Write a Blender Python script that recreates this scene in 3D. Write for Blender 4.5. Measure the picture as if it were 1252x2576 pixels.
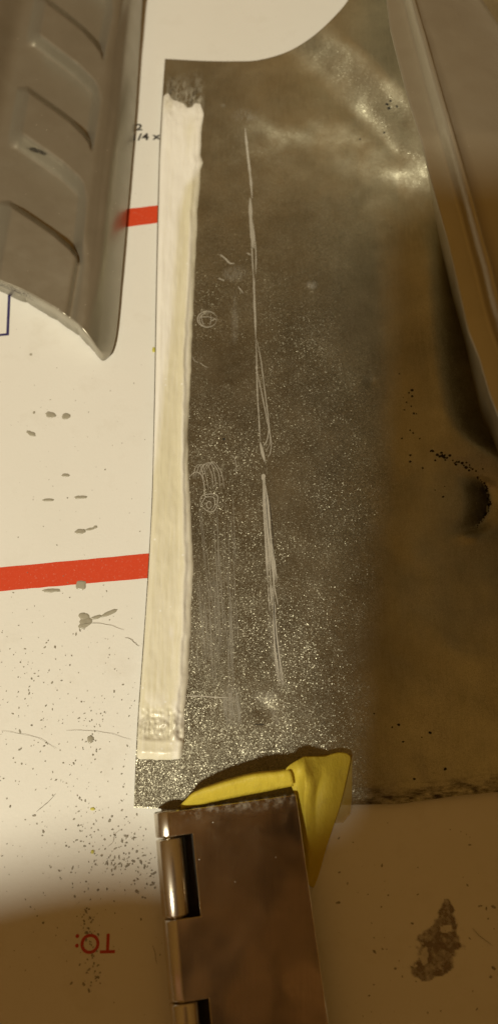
import bpy, bmesh, math, random
from mathutils import Vector, Matrix, noise

for o in list(bpy.data.objects):
    bpy.data.objects.remove(o)
random.seed(7)
sc = bpy.context.scene
col = sc.collection
MM = 0.001                                   # everything below is written in millimetres
R = math.radians

# ------------------------------------------------------------------ camera
TH, FP, H = R(19.3), 1860.0, 145.0           # tilt, focal length in photo units, height (mm)
CAM = Vector((0, 0, H))
CR, CU, CW = Vector((1, 0, 0)), Vector((0, math.cos(TH), math.sin(TH))), Vector((0, math.sin(TH), -math.cos(TH)))
cd = bpy.data.cameras.new('camera')
cam = bpy.data.objects.new('camera', cd)
col.objects.link(cam)
cam.location = CAM * MM
cam.rotation_euler = (TH, 0, 0)
cd.sensor_fit = 'VERTICAL'
cd.sensor_height = 36.0
cd.lens = FP / 2576 * 36.0
cd.clip_start, cd.clip_end = 0.004, 20.0
cd.dof.use_dof = True
cd.dof.focus_distance = 0.143
cd.dof.aperture_fstop = cd.lens / 1.9
sc.camera = cam

# ------------------------------------------------------------------ light
world = bpy.data.worlds.new('World')
sc.world = world
world.use_nodes = True
wn = world.node_tree.nodes
wl = world.node_tree.links
bg = wn['Background']
wtc = wn.new('ShaderNodeTexCoord')
wsep = wn.new('ShaderNodeSeparateXYZ')
wr = wn.new('ShaderNodeValToRGB')
wl.new(wtc.outputs['Generated'], wsep.inputs[0])
wl.new(wsep.outputs['Z'], wr.inputs[0])
wr.color_ramp.elements[0].color = (0.088, 0.040, 0.0085, 1)      # dim brown walls
wr.color_ramp.elements[1].color = (0.190, 0.096, 0.0215, 1)      # warm ceiling bounce
wl.new(wr.outputs[0], bg.inputs[0])
bg.inputs[1].default_value = 1.0

LP = Vector((-402, -625, 985))
ld = bpy.data.lights.new('ceiling_bulb', 'POINT')
ld.energy = 59.0
ld.color = (1.0, 0.92, 0.70)
ld.shadow_soft_size = 0.050
lamp = bpy.data.objects.new('ceiling_bulb', ld)
lamp.location = LP * MM
col.objects.link(lamp)

vs = sc.view_settings
vs.view_transform = 'Standard'
vs.look = 'None'
vs.exposure = 0.0
vs.gamma = 1.0
vs.use_curve_mapping = False
sc.render.engine = 'CYCLES'
sc.cycles.max_bounces = 8
sc.cycles.use_denoising = True

# ------------------------------------------------------------------ helpers
def P(x, y, z=0.0):
    """photo point -> place on the level z (mm)"""
    d = CR * ((x - 626) / FP) + CU * ((1288 - y) / FP) + CW
    return CAM + d * ((z - H) / d.z)

def sstep(x, a, b):
    if a == b: return 1.0 if x > a else 0.0
    t = max(0.0, min(1.0, (x - a) / (b - a)))
    return t * t * (3 - 2 * t)

def interp(pts, x):
    """piecewise smooth interpolation of [(x, y)], x ascending"""
    if x <= pts[0][0]: return pts[0][1]
    for (x0, y0), (x1, y1) in zip(pts, pts[1:]):
        if x <= x1:
            return y0 + (y1 - y0) * (x - x0) / (x1 - x0)
    return pts[-1][1]

def catmull(pts, n):
    """n+1 evenly spread samples of a smooth curve through pts"""
    pts = [Vector(p) for p in pts]
    dense = []
    for i in range(len(pts) - 1):
        p0 = pts[i - 1] if i else pts[0] * 2 - pts[1]
        p1, p2 = pts[i], pts[i + 1]
        p3 = pts[i + 2] if i + 2 < len(pts) else p2 * 2 - p1
        for k in range(12):
            t = k / 12
            dense.append(0.5 * ((2 * p1) + (p2 - p0) * t + (2 * p0 - 5 * p1 + 4 * p2 - p3) * t * t + (3 * p1 - p0 - 3 * p2 + p3) * t ** 3))
    dense.append(pts[-1])
    L = [0.0]
    for a, b in zip(dense, dense[1:]): L.append(L[-1] + (b - a).length)
    out, j = [], 0
    for i in range(n + 1):
        d = L[-1] * i / n
        while j < len(L) - 2 and L[j + 1] < d: j += 1
        s = (d - L[j]) / max(1e-9, L[j + 1] - L[j])
        out.append(dense[j].lerp(dense[j + 1], min(1, s)))
    return out

def fbm(x, y, z=0.0, o=4):
    return noise.fractal(Vector((x, y, z)), 1.0, 2.0, o)

BASE = {}
def empty(name, loc, label, cat, group=None):
    o = bpy.data.objects.new(name, None)
    o.empty_display_size = 0.005
    o.location = Vector(loc) * MM
    col.objects.link(o)
    BASE[o.name] = Vector(loc) * MM
    tag(o, label, cat, group)
    return o

def tag(o, label=None, cat=None, group=None, kind=None):
    if label: o['label'] = label
    if cat: o['category'] = cat
    if group: o['group'] = group
    if kind: o['kind'] = kind
    return o

def mesh(name, verts, faces, mat, parent=None, smooth=True, attrs=None):
    me = bpy.data.meshes.new(name)
    me.from_pydata([tuple(Vector(v) * MM) for v in verts], [], faces)
    me.update()
    if smooth: me.polygons.foreach_set('use_smooth', [True] * len(me.polygons))
    if attrs:
        for an, vals in attrs.items():
            a = me.attributes.new(an, 'FLOAT', 'POINT')
            a.data.foreach_set('value', vals)
    me.materials.append(mat)
    o = bpy.data.objects.new(name, me)
    col.objects.link(o)
    if parent:
        o.parent = parent
        o.matrix_parent_inverse = Matrix.Translation(-BASE.get(parent.name, Vector((0, 0, 0))))
    return o

def grid_faces(nu, nv, flip=False):
    f = []
    for j in range(nv):
        for i in range(nu):
            a = j * (nu + 1) + i
            q = (a, a + nu + 1, a + nu + 2, a + 1)
            f.append(q[::-1] if flip else q)
    return f

def bm_obj(name, bm, mat, parent=None, smooth=False):
    """a bmesh written in mm becomes one object"""
    bmesh.ops.scale(bm, vec=(MM,) * 3, verts=bm.verts)
    bmesh.ops.recalc_face_normals(bm, faces=bm.faces)
    me = bpy.data.meshes.new(name)
    bm.to_mesh(me); bm.free()
    if smooth: me.polygons.foreach_set('use_smooth', [True] * len(me.polygons))
    me.materials.append(mat)
    o = bpy.data.objects.new(name, me)
    col.objects.link(o)
    if parent:
        o.parent = parent
        o.matrix_parent_inverse = Matrix.Translation(-BASE.get(parent.name, Vector((0, 0, 0))))
    return o

def bevel(o, w, seg=2, ang=40):
    m = o.modifiers.new('bevel', 'BEVEL')
    m.width = w * MM; m.segments = seg; m.limit_method = 'ANGLE'; m.angle_limit = R(ang)
    m.harden_normals = False
    return m

# ------------------------------------------------------------------ materials
class NT:
    def __init__(s, name):
        s.m = bpy.data.materials.new(name); s.m.use_nodes = True
        s.n = s.m.node_tree.nodes; s.l = s.m.node_tree.links
        s.b = s.n['Principled BSDF']
        s.geo = s.n.new('ShaderNodeNewGeometry')
    def node(s, t, **kw):
        x = s.n.new(t)
        for k, v in kw.items(): setattr(x, k, v)
        return x
    def put(s, sock, v):
        if isinstance(v, bpy.types.NodeSocket): s.l.new(v, sock)
        elif isinstance(v, (tuple, list)) and len(v) == 3 and sock.type == 'RGBA': sock.default_value = (*v, 1)
        else: sock.default_value = v
    def pos(s, scale=(1, 1, 1)):
        m = s.node('ShaderNodeMapping'); s.l.new(s.geo.outputs['Position'], m.inputs['Vector'])
        m.inputs['Scale'].default_value = tuple(v * 1000 for v in scale)      # texture space in mm
        return m.outputs[0]
    def noise(s, scale, detail=4, rough=.55, vec=None, color=False):
        x = s.node('ShaderNodeTexNoise'); s.l.new(vec or s.pos(), x.inputs['Vector'])
        x.inputs['Scale'].default_value = scale; x.inputs['Detail'].default_value = detail; x.inputs['Roughness'].default_value = rough
        return x.outputs['Color' if color else 'Fac']
    def voro(s, scale, vec=None, feature='F1'):
        x = s.node('ShaderNodeTexVoronoi', feature=feature); s.l.new(vec or s.pos(), x.inputs['Vector'])
        x.inputs['Scale'].default_value = scale
        return x
    def ramp(s, fac, a, b, c0=0.0, c1=1.0):
        x = s.node('ShaderNodeMapRange'); s.put(x.inputs[0], fac)
        x.inputs[1].default_value = a; x.inputs[2].default_value = b; x.inputs[3].default_value = c0; x.inputs[4].default_value = c1
        return x.outputs[0]
    def mix(s, fac, a, b):
        x = s.node('ShaderNodeMix', data_type='RGBA')
        s.put(x.inputs[0], fac); s.put(x.inputs[6], a); s.put(x.inputs[7], b)
        return x.outputs[2]
    def math(s, op, a, b=0.0):
        x = s.node('ShaderNodeMath', operation=op); s.put(x.inputs[0], a); s.put(x.inputs[1], b)
        return x.outputs[0]
    def vmath(s, op, a, b):
        x = s.node('ShaderNodeVectorMath', operation=op); s.put(x.inputs[0], a)
        s.put(x.inputs['Scale' if op == 'SCALE' else 1], b)
        return x.outputs[0]
    def attr(s, name):
        x = s.node('ShaderNodeAttribute'); x.attribute_name = name
        return x.outputs['Fac']
    def bump(s, h, dist, strength=1.0, normal=None):
        x = s.node('ShaderNodeBump'); s.put(x.inputs['Height'], h)
        x.inputs['Distance'].default_value = dist * MM; x.inputs['Strength'].default_value = strength
        if normal: s.l.new(normal, x.inputs['Normal'])
        return x.outputs[0]
    def set(s, **kw):
        for k, v in kw.items():
            s.put(s.b.inputs[{'color': 'Base Color', 'metal': 'Metallic', 'rough': 'Roughness', 'normal': 'Normal', 'alpha': 'Alpha',
                              'spec': 'Specular IOR Level', 'coat': 'Coat Weight', 'sss': 'Subsurface Weight', 'trans': 'Transmission Weight'}[k]], v)
        return s.m

def mat_paper():
    t = NT('white_cardboard')
    tone = t.noise(.045, 3)
    c = t.mix(tone, (.80, .79, .75), (.86, .85, .82))
    fine = t.noise(2.2, 5, .7)
    c = t.mix(t.ramp(fine, .62, .82), c, (.66, .63, .57))
    dirt = t.noise(.09, 5, .65)
    c = t.mix(t.ramp(dirt, .55, .8, 0, .35), c, (.62, .58, .50))
    # tiny grey specks
    v = t.voro(.9)
    sp = t.ramp(v.outputs['Distance'], .05, .13, 1, 0)
    pick = t.ramp(t.noise(1.7, 1), .60, .66)
    c = t.mix(t.math('MULTIPLY', t.math('MULTIPLY', sp, pick), .7), c, (.25, .22, .18))
    nb = t.bump(t.noise(1.3, 6, .65), .05, .5)
    return t.set(color=c, rough=.42, spec=.35, normal=nb)

def mat_ink(name, c0, c1, wear=.35):
    t = NT(name)
    n = t.noise(1.1, 5, .7)
    c = t.mix(n, c0, c1)
    sp = t.ramp(t.noise(2.2, 4, .7), .60, .74, 0, wear * 1.5)
    c = t.mix(sp, c, (.8, .6, .5))
    return t.set(color=c, rough=.4, spec=.4, normal=t.bump(t.noise(1.3, 6, .65), .05, .4))

def mat_panel():
    t = NT('sanded_raw_metal')
    big = t.noise(.10, 4, .6)
    cl = t.noise(.16, 5, .65)
    streak = t.noise(.8, 4, .65, t.pos((2.4, .25, 1)))
    c = t.mix(t.ramp(big, .3, .7), (.52, .51, .385), (.76, .745, .58))
    c = t.mix(t.ramp(streak, .35, .75, 0, .45), c, (.80, .78, .64))
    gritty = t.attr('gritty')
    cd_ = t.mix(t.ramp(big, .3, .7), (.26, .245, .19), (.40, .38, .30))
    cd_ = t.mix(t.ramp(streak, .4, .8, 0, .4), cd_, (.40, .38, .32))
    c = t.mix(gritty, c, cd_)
    # blasted grain: each grain has its own facing and reflectance
    g = t.voro(8.6)
    gc = g.outputs['Color']
    sep = t.node('ShaderNodeSeparateColor'); t.l.new(gc, sep.inputs[0])
    area = t.attr('grain')
    tilt = t.attr('tilt')
    c = t.mix(t.math('MULTIPLY', t.ramp(sep.outputs[2], .1, .6, .7, 0), area), c, (.11, .10, .075))
    off = t.vmath('SUBTRACT', gc, (.5, .5, .5))
    amp = t.math('ADD', t.math('MULTIPLY', t.math('MULTIPLY', t.ramp(sep.outputs[2], .50, .98), area), tilt), t.math('MULTIPLY', area, .35))
    nn = t.vmath('NORMALIZE', t.vmath('ADD', t.geo.outputs['Normal'], t.vmath('SCALE', off, amp)), (0, 0, 0))
    nb = t.bump(t.noise(3.0, 4, .7), .05, .45, nn)
    nb = t.bump(t.noise(.30, 3, .5), .16, .5, nb)
    rg = t.math('ADD', t.ramp(cl, .3, .7, .30, .42), t.math('MULTIPLY', gritty, .02))
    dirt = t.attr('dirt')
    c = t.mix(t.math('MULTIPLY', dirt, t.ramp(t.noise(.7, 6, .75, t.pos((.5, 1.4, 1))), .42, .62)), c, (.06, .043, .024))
    return t.set(color=c, metal=.9, rough=rg, normal=nb)

def mat_cast(name, a, b, rough0, rough1, metal=.75):
    t = NT(name)
    c = t.mix(t.noise(.09, 4, .6), a, b)
    c = t.mix(t.ramp(t.noise(1.6, 4, .7), .62, .8, 0, .4), c, (.42, .40, .36))
    fleck = t.voro(.55)
    c = t.mix(t.math('MULTIPLY', t.ramp(fleck.outputs['Distance'], .05, .11, 1, 0), t.ramp(t.noise(.8, 1), .56, .6)), c, (.75, .72, .66))
    nb = t.bump(t.noise(2.4, 4, .6), .03, .4)
    return t.set(color=c, metal=metal, rough=t.ramp(t.noise(.2, 4, .6), .3, .7, rough0, rough1), normal=nb)

def mat_putty():
    t = NT('spread_putty')
    f = t.attr('tan')
    streak = t.noise(1.2, 4, .6, t.pos((1.7, .09, 1)))
    f2 = t.math('ADD', f, t.ramp(streak, .3, .7, -.22, .22))
    c = t.mix(t.ramp(f2, 0, 1), (.93, .915, .87), (.76, .72, .55))
    c = t.mix(t.ramp(t.attr('pale'), 0, 1), c, (.90, .88, .82))
    c = t.mix(t.math('MULTIPLY', t.attr('grime'), t.ramp(t.noise(1.6, 5, .7, t.pos((1.3, .5, 1))), .40, .60)), c, (.34, .30, .22))
    v = t.voro(.35)
    c = t.mix(t.math('MULTIPLY', t.ramp(v.outputs['Distance'], .06, .1, 1, 0), .8), c, (.93, .92, .88))
    nb = t.bump(streak, .05, .5)
    nb = t.bump(t.noise(2.0, 4, .6), .05, .3, nb)
    return t.set(color=c, rough=.30, spec=.5, normal=nb)

def mat_plain(name, c0, c1, sc_=1.0, rough=.5, metal=0.0, bumpd=.05, **kw):
    t = NT(name)
    return t.set(color=t.mix(t.noise(sc_, 4, .65), c0, c1), rough=rough, metal=metal,
                 normal=t.bump(t.noise(sc_ * 2.5, 4, .6), bumpd, .5), **kw)

def mat_mask(name, c0, c1, rough=.6, metal=0.0, nsc=1.5, lo=.35, hi=.7, vec=(1, 1, 1)):
    """a film whose cover fades out by its mask attribute, broken up by noise"""
    t = NT(name)
    n = t.noise(nsc, 5, .7, t.pos(vec))
    a = t.math('MULTIPLY', t.attr('mask'), t.ramp(n, lo, hi))
    return t.set(color=t.mix(t.noise(nsc * 2, 3), c0, c1), rough=rough, metal=metal, alpha=a)

def mat_nickel():
    t = NT('polished_nickel_steel')
    br = t.noise(1.0, 4, .6, t.pos((3.5, .12, 1)))
    c = t.mix(t.noise(.12, 3), (.56, .475, .34), (.66, .57, .43))
    fleck = t.voro(.45)
    fl = t.math('MULTIPLY', t.ramp(fleck.outputs['Distance'], .025, .05, 1, 0), t.ramp(t.noise(.4, 1), .60, .61))
    c = t.mix(fl, c, (.8, .77, .7))
    smudge = t.noise(.25, 5, .7)
    r = t.math('ADD', t.ramp(br, .3, .7, .10, .14), t.ramp(smudge, .5, .8, 0, .10))
    nb = t.bump(t.noise(.06, 2, .4), 1.6, .5)
    nb = t.bump(br, .010, .3, nb)
    return t.set(color=c, metal=t.math('SUBTRACT', 1.0, fl), rough=r, normal=nb)

def mat_tape():
    t = NT('yellow_crepe_tape')
    c = t.mix(t.noise(.6, 4, .6), (.74, .61, .055), (.84, .71, .11))
    crepe = t.noise(1.0, 4, .6, t.pos((3.5, 1.0, 2.0)))
    nb = t.bump(crepe, .12, .6)
    nb = t.bump(t.noise(.35, 4, .6, t.pos((1.6, .7, 1))), .5, .55, nb)
    c = t.mix(t.ramp(t.noise(.5, 5, .7), .55, .8, 0, .5), c, (.44, .34, .08))
    t.set(color=c, rough=.5, spec=.3, normal=nb)
    tr = t.node('ShaderNodeBsdfTranslucent'); t.put(tr.inputs[0], (.80, .64, .08)); t.l.new(nb, tr.inputs['Normal'])
    mx = t.node('ShaderNodeMixShader'); mx.inputs[0].default_value = .38
    t.l.new(t.b.outputs[0], mx.inputs[1]); t.l.new(tr.outputs[0], mx.inputs[2])
    t.l.new(mx.outputs[0], t.n['Material Output'].inputs[0])
    return t.m

def mat_tape_film():
    t = NT('thin_tape_layer')
    c = t.mix(t.noise(.6, 4, .6), (.52, .38, .06), (.60, .45, .08))
    return t.set(color=c, rough=.45, alpha=.55, normal=t.bump(t.noise(1.0, 4, .6, t.pos((3.5, 1, 2))), .08, .5))

M_PAPER = mat_paper()
M_RED = mat_ink('red_ink', (.64, .060, .022), (.72, .085, .032))
M_REDTXT = mat_ink('red_letter_ink', (.52, .05, .02), (.60, .07, .03), .1)
M_BLUE = mat_ink('blue_ink', (.035, .028, .11), (.05, .04, .15), .1)
M_BLACK = mat_ink('black_ink', (.03, .028, .028), (.06, .055, .05), .15)
M_PANEL = mat_panel()
M_CAST = mat_cast('grey_cast_metal', (.37, .345, .28), (.45, .42, .35), .33, .42, .72)
M_WALL = mat_cast('grey_formed_metal', (.56, .53, .43), (.66, .63, .52), .32, .42, .75)
M_PUTTY = mat_putty()
M_NICKEL = mat_nickel()
M_SATIN = mat_plain('satin_nickel', (.66, .61, .53), (.76, .71, .62), .3, .26, 1.0, .012)
M_SLOTSHADE = mat_plain('slot_shade_steel', (.025, .02, .015), (.06, .05, .04), .8, .5, .6)  # near black: deep shade of the hinge slots put into the leaf colour
M_TAPE = mat_tape()
M_FILM = mat_tape_film()
M_SCR = mat_plain('scratched_bright_metal', (.38, .36, .31), (.62, .59, .52), 3, .5, .3)
M_SCRF = mat_plain('fine_scratched_metal', (.28, .265, .225), (.44, .42, .36), 3, .5, .5)
M_SCRD = mat_plain('dark_scratch_groove', (.03, .025, .018), (.06, .05, .04), 3, .6, .2)
M_PIT = mat_plain('dark_pit', (.010, .008, .006), (.02, .016, .012), 3, .8)
M_SCUFF = mat_mask('pale_scuff', (.46, .43, .37), (.60, .57, .50), .5, .45, 1.3, .38, .68, (2.2, .5, 1))
M_STAIN = mat_mask('brown_stain', (.15, .105, .075), (.34, .27, .20), .7, 0, .9, .22, .60)
M_SMEAR = mat_plain('grey_putty_smear', (.30, .28, .22), (.46, .43, .345), 1.2, .3, .0)
M_GRIT = mat_plain('dark_grit', (.10, .09, .07), (.56, .52, .43), .7, .7)
M_CRUMB = mat_plain('black_crumb', (.02, .018, .015), (.06, .05, .04), .9, .7)
M_HAIR = mat_plain('grey_fibre', (.24, .215, .17), (.36, .33, .265), .9, .6)
M_GREEN = mat_plain('yellow_green_fleck', (.55, .52, .08), (.65, .6, .15), 1, .5)
def mat_phone():
    t = NT('bronze_phone_case')
    n = t.noise(.03, 4, .6, t.pos((1.6, .7, 1)))
    return t.set(color=t.mix(t.ramp(n, .36, .62), (.035, .016, .006), (.40, .22, .085)), rough=.35)
M_PHONE = mat_phone()
M_SKIN = mat_plain('skin', (.50, .27, .17), (.58, .33, .22), .2, .5)

# ------------------------------------------------------------------ the box everything lies on
def make_box():
    bm = bmesh.new()
    a = R(6.0)
    ca, sa = math.cos(a), math.sin(a)
    n = 40
    x0, x1, y0, y1 = -190.0, 200.0, -170.0, 330.0
    def rot(x, y): return (x * ca - y * sa, x * sa + y * ca)
    grid = {}
    for j in range(n + 1):
        for i in range(n + 1):
            x = x0 + (x1 - x0) * i / n; y = y0 + (y1 - y0) * j / n
            X, Y = rot(x, y)
            z = 0.0
            grid[i, j] = bm.verts.new((X, Y, z))
    for j in range(n):
        for i in range(n):
            bm.faces.new((grid[i, j], grid[i + 1, j], grid[i + 1, j + 1], grid[i, j + 1]))
    low = {}
    ring = [(i, 0) for i in range(n)] + [(n, j) for j in range(n)] + [(i, n) for i in range(n, 0, -1)] + [(0, j) for j in range(n, 0, -1)]
    lo = [bm.verts.new((grid[k].co.x, grid[k].co.y, -45.0)) for k in ring]
    for i in range(len(ring)):
        k = (i + 1) % len(ring)
        bm.faces.new((grid[ring[i]], lo[i], lo[k], grid[ring[k]]))
    bm.faces.new(lo)
    o = bm_obj('mailing_box', bm, M_PAPER)
    bevel(o, .8, 2, 60)
    tag(o, 'white cardboard mailing box with red stripes lying under all the metal parts', 'box')
    return o
BOX = make_box()

def print_quad(name, pts, mat, z=.03, n=24, wob=.10):
    """flat printed band with slightly uneven edges, 4 photo corners a b c d"""
    a, b, c, d = [P(*p, 0) for p in pts]
    vs_, top, bot = [], [], []
    for i in range(n + 1):
        t = i / n
        p = a.lerp(b, t); q = d.lerp(c, t)
        p = p + Vector((0, noise.noise((p.x * 1.7, p.y, 3)) * wob, 0)); q = q + Vector((0, noise.noise((q.x * 1.7, q.y, 9)) * wob, 0))
        p.z = q.z = z
        vs_ += [p, q]
    f = [(2 * i, 2 * i + 1, 2 * i + 3, 2 * i + 2) for i in range(n)]
    return mesh(name, vs_, f, mat, BOX)

s1 = print_quad('red_stripe', [(-60, 1433), (420, 1388), (420, 1450), (-60, 1493)], M_RED)
tag(s1, 'wide red stripe printed beside the middle of the putty')
s2 = print_quad('red_stripe', [(120, 550), (460, 509), (460, 552), (120, 598)], M_RED)
tag(s2, 'red stripe that runs under the ribbed casting')

def print_line(name, pts, w, mat):
    """printed rule of w mm through photo points"""
    ps = [P(x, y, 0) for x, y in pts]
    v, f = [], []
    for i, p in enumerate(ps):
        d = (ps[min(i + 1, len(ps) - 1)] - ps[max(i - 1, 0)]).normalized()
        if 0 < i < len(ps) - 1:
            d1 = (ps[i] - ps[i - 1]).normalized(); d2 = (ps[i + 1] - ps[i]).normalized()
            d = (d1 + d2).normalized()
            k = 1 / max(.3, d.dot(d1))
        else: k = 1
        nrm = Vector((-d.y, d.x, 0)) * (w / 2 * k)
        v += [p + nrm + Vector((0, 0, .03)), p - nrm + Vector((0, 0, .03))]
        if i: f.append((2 * i - 2, 2 * i - 1, 2 * i + 1, 2 * i))
    return mesh(name, v, f, mat, BOX, smooth=False)
tag(print_line('blue_frame', [(-90, 852), (20, 841), (28, 650)], .62, M_BLUE), 'corner of a printed dark blue frame')

def print_text(txt, px, py, height, rot, mat, name, squash=1.0, bold=.0):
    cu = bpy.data.curves.new('lettering', 'FONT')
    cu.body = txt; cu.align_x = 'CENTER'; cu.align_y = 'CENTER'; cu.offset = bold
    cu.fill_mode = 'BOTH'
    tmp = bpy.data.objects.new('lettering', cu); col.objects.link(tmp)
    dg = bpy.context.evaluated_depsgraph_get()
    me = bpy.data.meshes.new_from_object(tmp.evaluated_get(dg))
    bpy.data.objects.remove(tmp)
    ys = [v.co.y for v in me.vertices]; xs = [v.co.x for v in me.vertices]
    k = height / (max(ys) - min(ys)); cx = (max(xs) + min(xs)) / 2; cy = (max(ys) + min(ys)) / 2
    p = P(px, py, 0); c, s = math.cos(rot), math.sin(rot)
    vv = []
    for v in me.vertices:
        x, y = (v.co.x - cx) * k * squash, (v.co.y - cy) * k
        vv.append((p.x + x * c - y * s, p.y + x * s + y * c, .035))
    o = mesh(name, vv, [tuple(pl.vertices) for pl in me.polygons], mat, BOX, smooth=False)
    return o
print_text('TO:', 240, 2374, 3.05, R(181), M_REDTXT, 'printed_word', 1.02, .012)
print_text('2', 350, 320, 2.2, R(3), M_BLACK, 'printed_number', 1.2, .03)
print_text('1/4 x', 370, 344, 2.3, R(4), M_BLACK, 'printed_number', 1.2, .03)

def blob(name, px, py, rx, ry, ang, mat, parent, seed, h=.12, n=22, z0=0.0, rough=.35):
    """small uneven film: domed, irregular outline (radii in mm)"""
    c = P(px, py, 0); v = [(c.x, c.y, z0 + h)]; f = []
    for ring, rr in ((1, .6), (2, .92), (3, 1.0)):
        for i in range(n):
            a = 2 * math.pi * i / n
            k = rr * (1 + rough * noise.noise((math.cos(a) * 1.4 + seed * 7.3, math.sin(a) * 1.4, seed)) + .5 * rough * noise.noise((math.cos(a) * 4 + seed, math.sin(a) * 4, seed * 3)))
            x, y = math.cos(a) * rx * k, math.sin(a) * ry * k
            v.append((c.x + x * math.cos(ang) - y * math.sin(ang), c.y + x * math.sin(ang) + y * math.cos(ang), z0 + (h if ring == 1 else h * .7 if ring == 2 else .012)))
    for i in range(n):
        k = (i + 1) % n
        f.append((0, 1 + i, 1 + k))
        for r_ in range(2):
            a = 1 + r_ * n
            f.append((a + i, a + n + i, a + n + k, a + k))
    return mesh(name, v, f, mat, parent)

SM = [(167, 1047, .75, .62, 0, 1), (128, 1043, 1.15, .55, -.3, 2), (80, 1091, .95, .38, -.5, 3), (166, 1196, .8, .32, 0, 4),
      (204, 1251, 1.15, .32, .05, 5), (122, 1258, 1.15, .25, .03, 6), (203, 1337, .95, .45, .1, 7), (228, 1331, 1.0, .22, .25, 8), (241, 1326, .35, .25, 0, 9),
      (205, 1472, .95, .85, .2, 10), (130, 1486, 1.5, .33, .05, 11), (214, 1568, 1.35, .8, .4, 12), (212, 1550, .9, .6, -.2, 13),
      (242, 1553, 1.0, .3, .3, 14), (276, 1542, 1.6, .36, .45, 15), (228, 1860, .55, .55, 0, 16), (86, 928 + 110, .2, .3, 0, 17), (78, 892, .25, .22, 0, 18)]
for x, y, rx, ry, a, s in SM:
    blob('smear', x, y, rx * 1.15, ry * 1.25, a, M_SMEAR, BOX, s)
tag(blob('yellow_fleck', 387, 880, .35, .75, 0, M_GREEN, BOX, 31), 'yellow green fleck touching the edge of the panel')
blob('yellow_fleck', 234, 2035, .45, .3, 0, M_GREEN, BOX, 32)
blob('yellow_fleck', 233, 2143, .3, .35, 0, M_GREEN, BOX, 33)

def film(name, x0, x1, y0, y1, fn, mat, parent, zf, n=26, m=34):
    """film following a surface; fn(x, y) -> cover 0..1 at photo points"""
    v, mk = [], []
    for j in range(m + 1):
        for i in range(n + 1):
            x = x0 + (x1 - x0) * i / n; y = y0 + (y1 - y0) * j / m
            v.append(P(x, y, zf(x, y))); mk.append(max(0.0, min(1.0, fn(x, y))))
    f = []
    for q in grid_faces(n, m):
        if max(mk[k] for k in q) > .001: f.append(q)
    used = sorted({k for q in f for k in q}); ix = {k: i for i, k in enumerate(used)}
    return mesh(name, [v[k] for k in used], [tuple(ix[k] for k in q) for q in f], mat, parent, attrs={'mask': [mk[k] for k in used]})

def stain_fn(x, y):
    # tilted ragged patch with lighter islands
    t = (y - 2262) / 205
    if t < 0 or t > 1: return 0
    cx = interp([(0, 1122), (.15, 1124), (.4, 1112), (.7, 1094), (1, 1068)], t)
    w = interp([(0, 8), (.1, 18), (.3, 34), (.5, 54), (.75, 58), (.9, 50), (1, 12)], t)
    d = abs(x - cx) / w + .55 * fbm(x * .035, y * .035, 5)
    hole = 1.0 if math.hypot((x - 1121) / 14, (y - 2335) / 10) + .4 * fbm(x * .06, y * .06, 1) > 1 else .15
    hole *= 1.0 if math.hypot((x - 1066) / 10, (y - 2405) / 22) + .4 * fbm(x * .06, y * .06, 2) > 1 else .25
    return sstep(d, 1.0, .75) * hole * (.65 + .35 * sstep(fbm(x * .03, y * .03, 8), -.2, .3))
tag(film('stain', 1000, 1190, 2250, 2480, stain_fn, M_STAIN, BOX, lambda x, y: .04, 60, 70), 'blotchy brown stain on the shaded cardboard at right')

# ------------------------------------------------------------------ loose grit on the box
def make_grit():
    v, f = [], []
    def flake(x, y, r_, el=1.0):
        p = P(x, y, 0); a0 = random.random() * 6.28; n = random.choice((4, 5, 6))
        c, s = math.cos(a0), math.sin(a0); b = len(v); h = random.uniform(.05, .2); r_ *= .75
        for k, zz in ((1.0, .01), (.75, h)):
            for i in range(n):
                a = 6.283 * i / n
                rr = r_ * k * random.uniform(.65, 1.2)
                X, Y = math.cos(a) * rr * el, math.sin(a) * rr
                v.append((p.x + X * c - Y * s, p.y + X * s + Y * c, zz))
        for i in range(n):
            k = (i + 1) % n
            f.append((b + i, b + k, b + n + k, b + n + i))
        f.append(tuple(b + n + i for i in range(n)))
    left = lambda y: interp([(900, 385), (1440, 368), (1620, 355), (1900, 335), (2040, 330), (2060, 385), (2576, 435)], y) - 4
    cnt = 0
    while cnt < 320:
        y = random.uniform(1480, 2420); x = random.uniform(0, left(y))
        dens = .25 + .75 * sstep(y, 1480, 1700) * sstep(y, 2420, 2050)
        dens *= .35 + .65 * sstep(fbm(x * .012, y * .012, 4), -.25, .3)
        if random.random() > dens: continue
        flake(x, y, abs(random.gauss(.03, .09)) + .05, random.uniform(1, 2.2)); cnt += 1
    for cx, cy, sx, sy, n in ((235, 1830, 22, 40, 34), (110, 1800, 40, 50, 22), (230, 2050, 14, 60, 16), (310, 2110, 28, 40, 60), (215, 2110, 30, 60, 24),
                              (225, 2330, 16, 45, 46), (225, 2440, 22, 30, 34), (360, 2190, 22, 40, 44), (290, 2170, 30, 20, 46), (120, 2150, 40, 60, 14), (60, 1640, 60, 60, 26)):
        for _ in range(n):
            x, y = random.gauss(cx, sx), random.gauss(cy, sy)
            if 0 < x < left(y): flake(x, y, abs(random.gauss(.05, .10)) + .06, random.uniform(1, 2.2))
    for _ in range(40):
        flake(random.uniform(20, 370), random.uniform(930, 1480), abs(random.gauss(.03, .07)) + .04, 1.5)
    for _ in range(60):
        x = random.uniform(850, 1252); y = random.uniform(2080, 2570)
        flake(x, y, abs(random.gauss(.06, .10)) + .06, random.uniform(1, 2.4))
    o = mesh('grit', v, f, M_GRIT, None, smooth=False)
    tag(o, 'fine grey grit and sanding crumbs scattered over the white cardboard', 'grit', kind='stuff')
make_grit()
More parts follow.
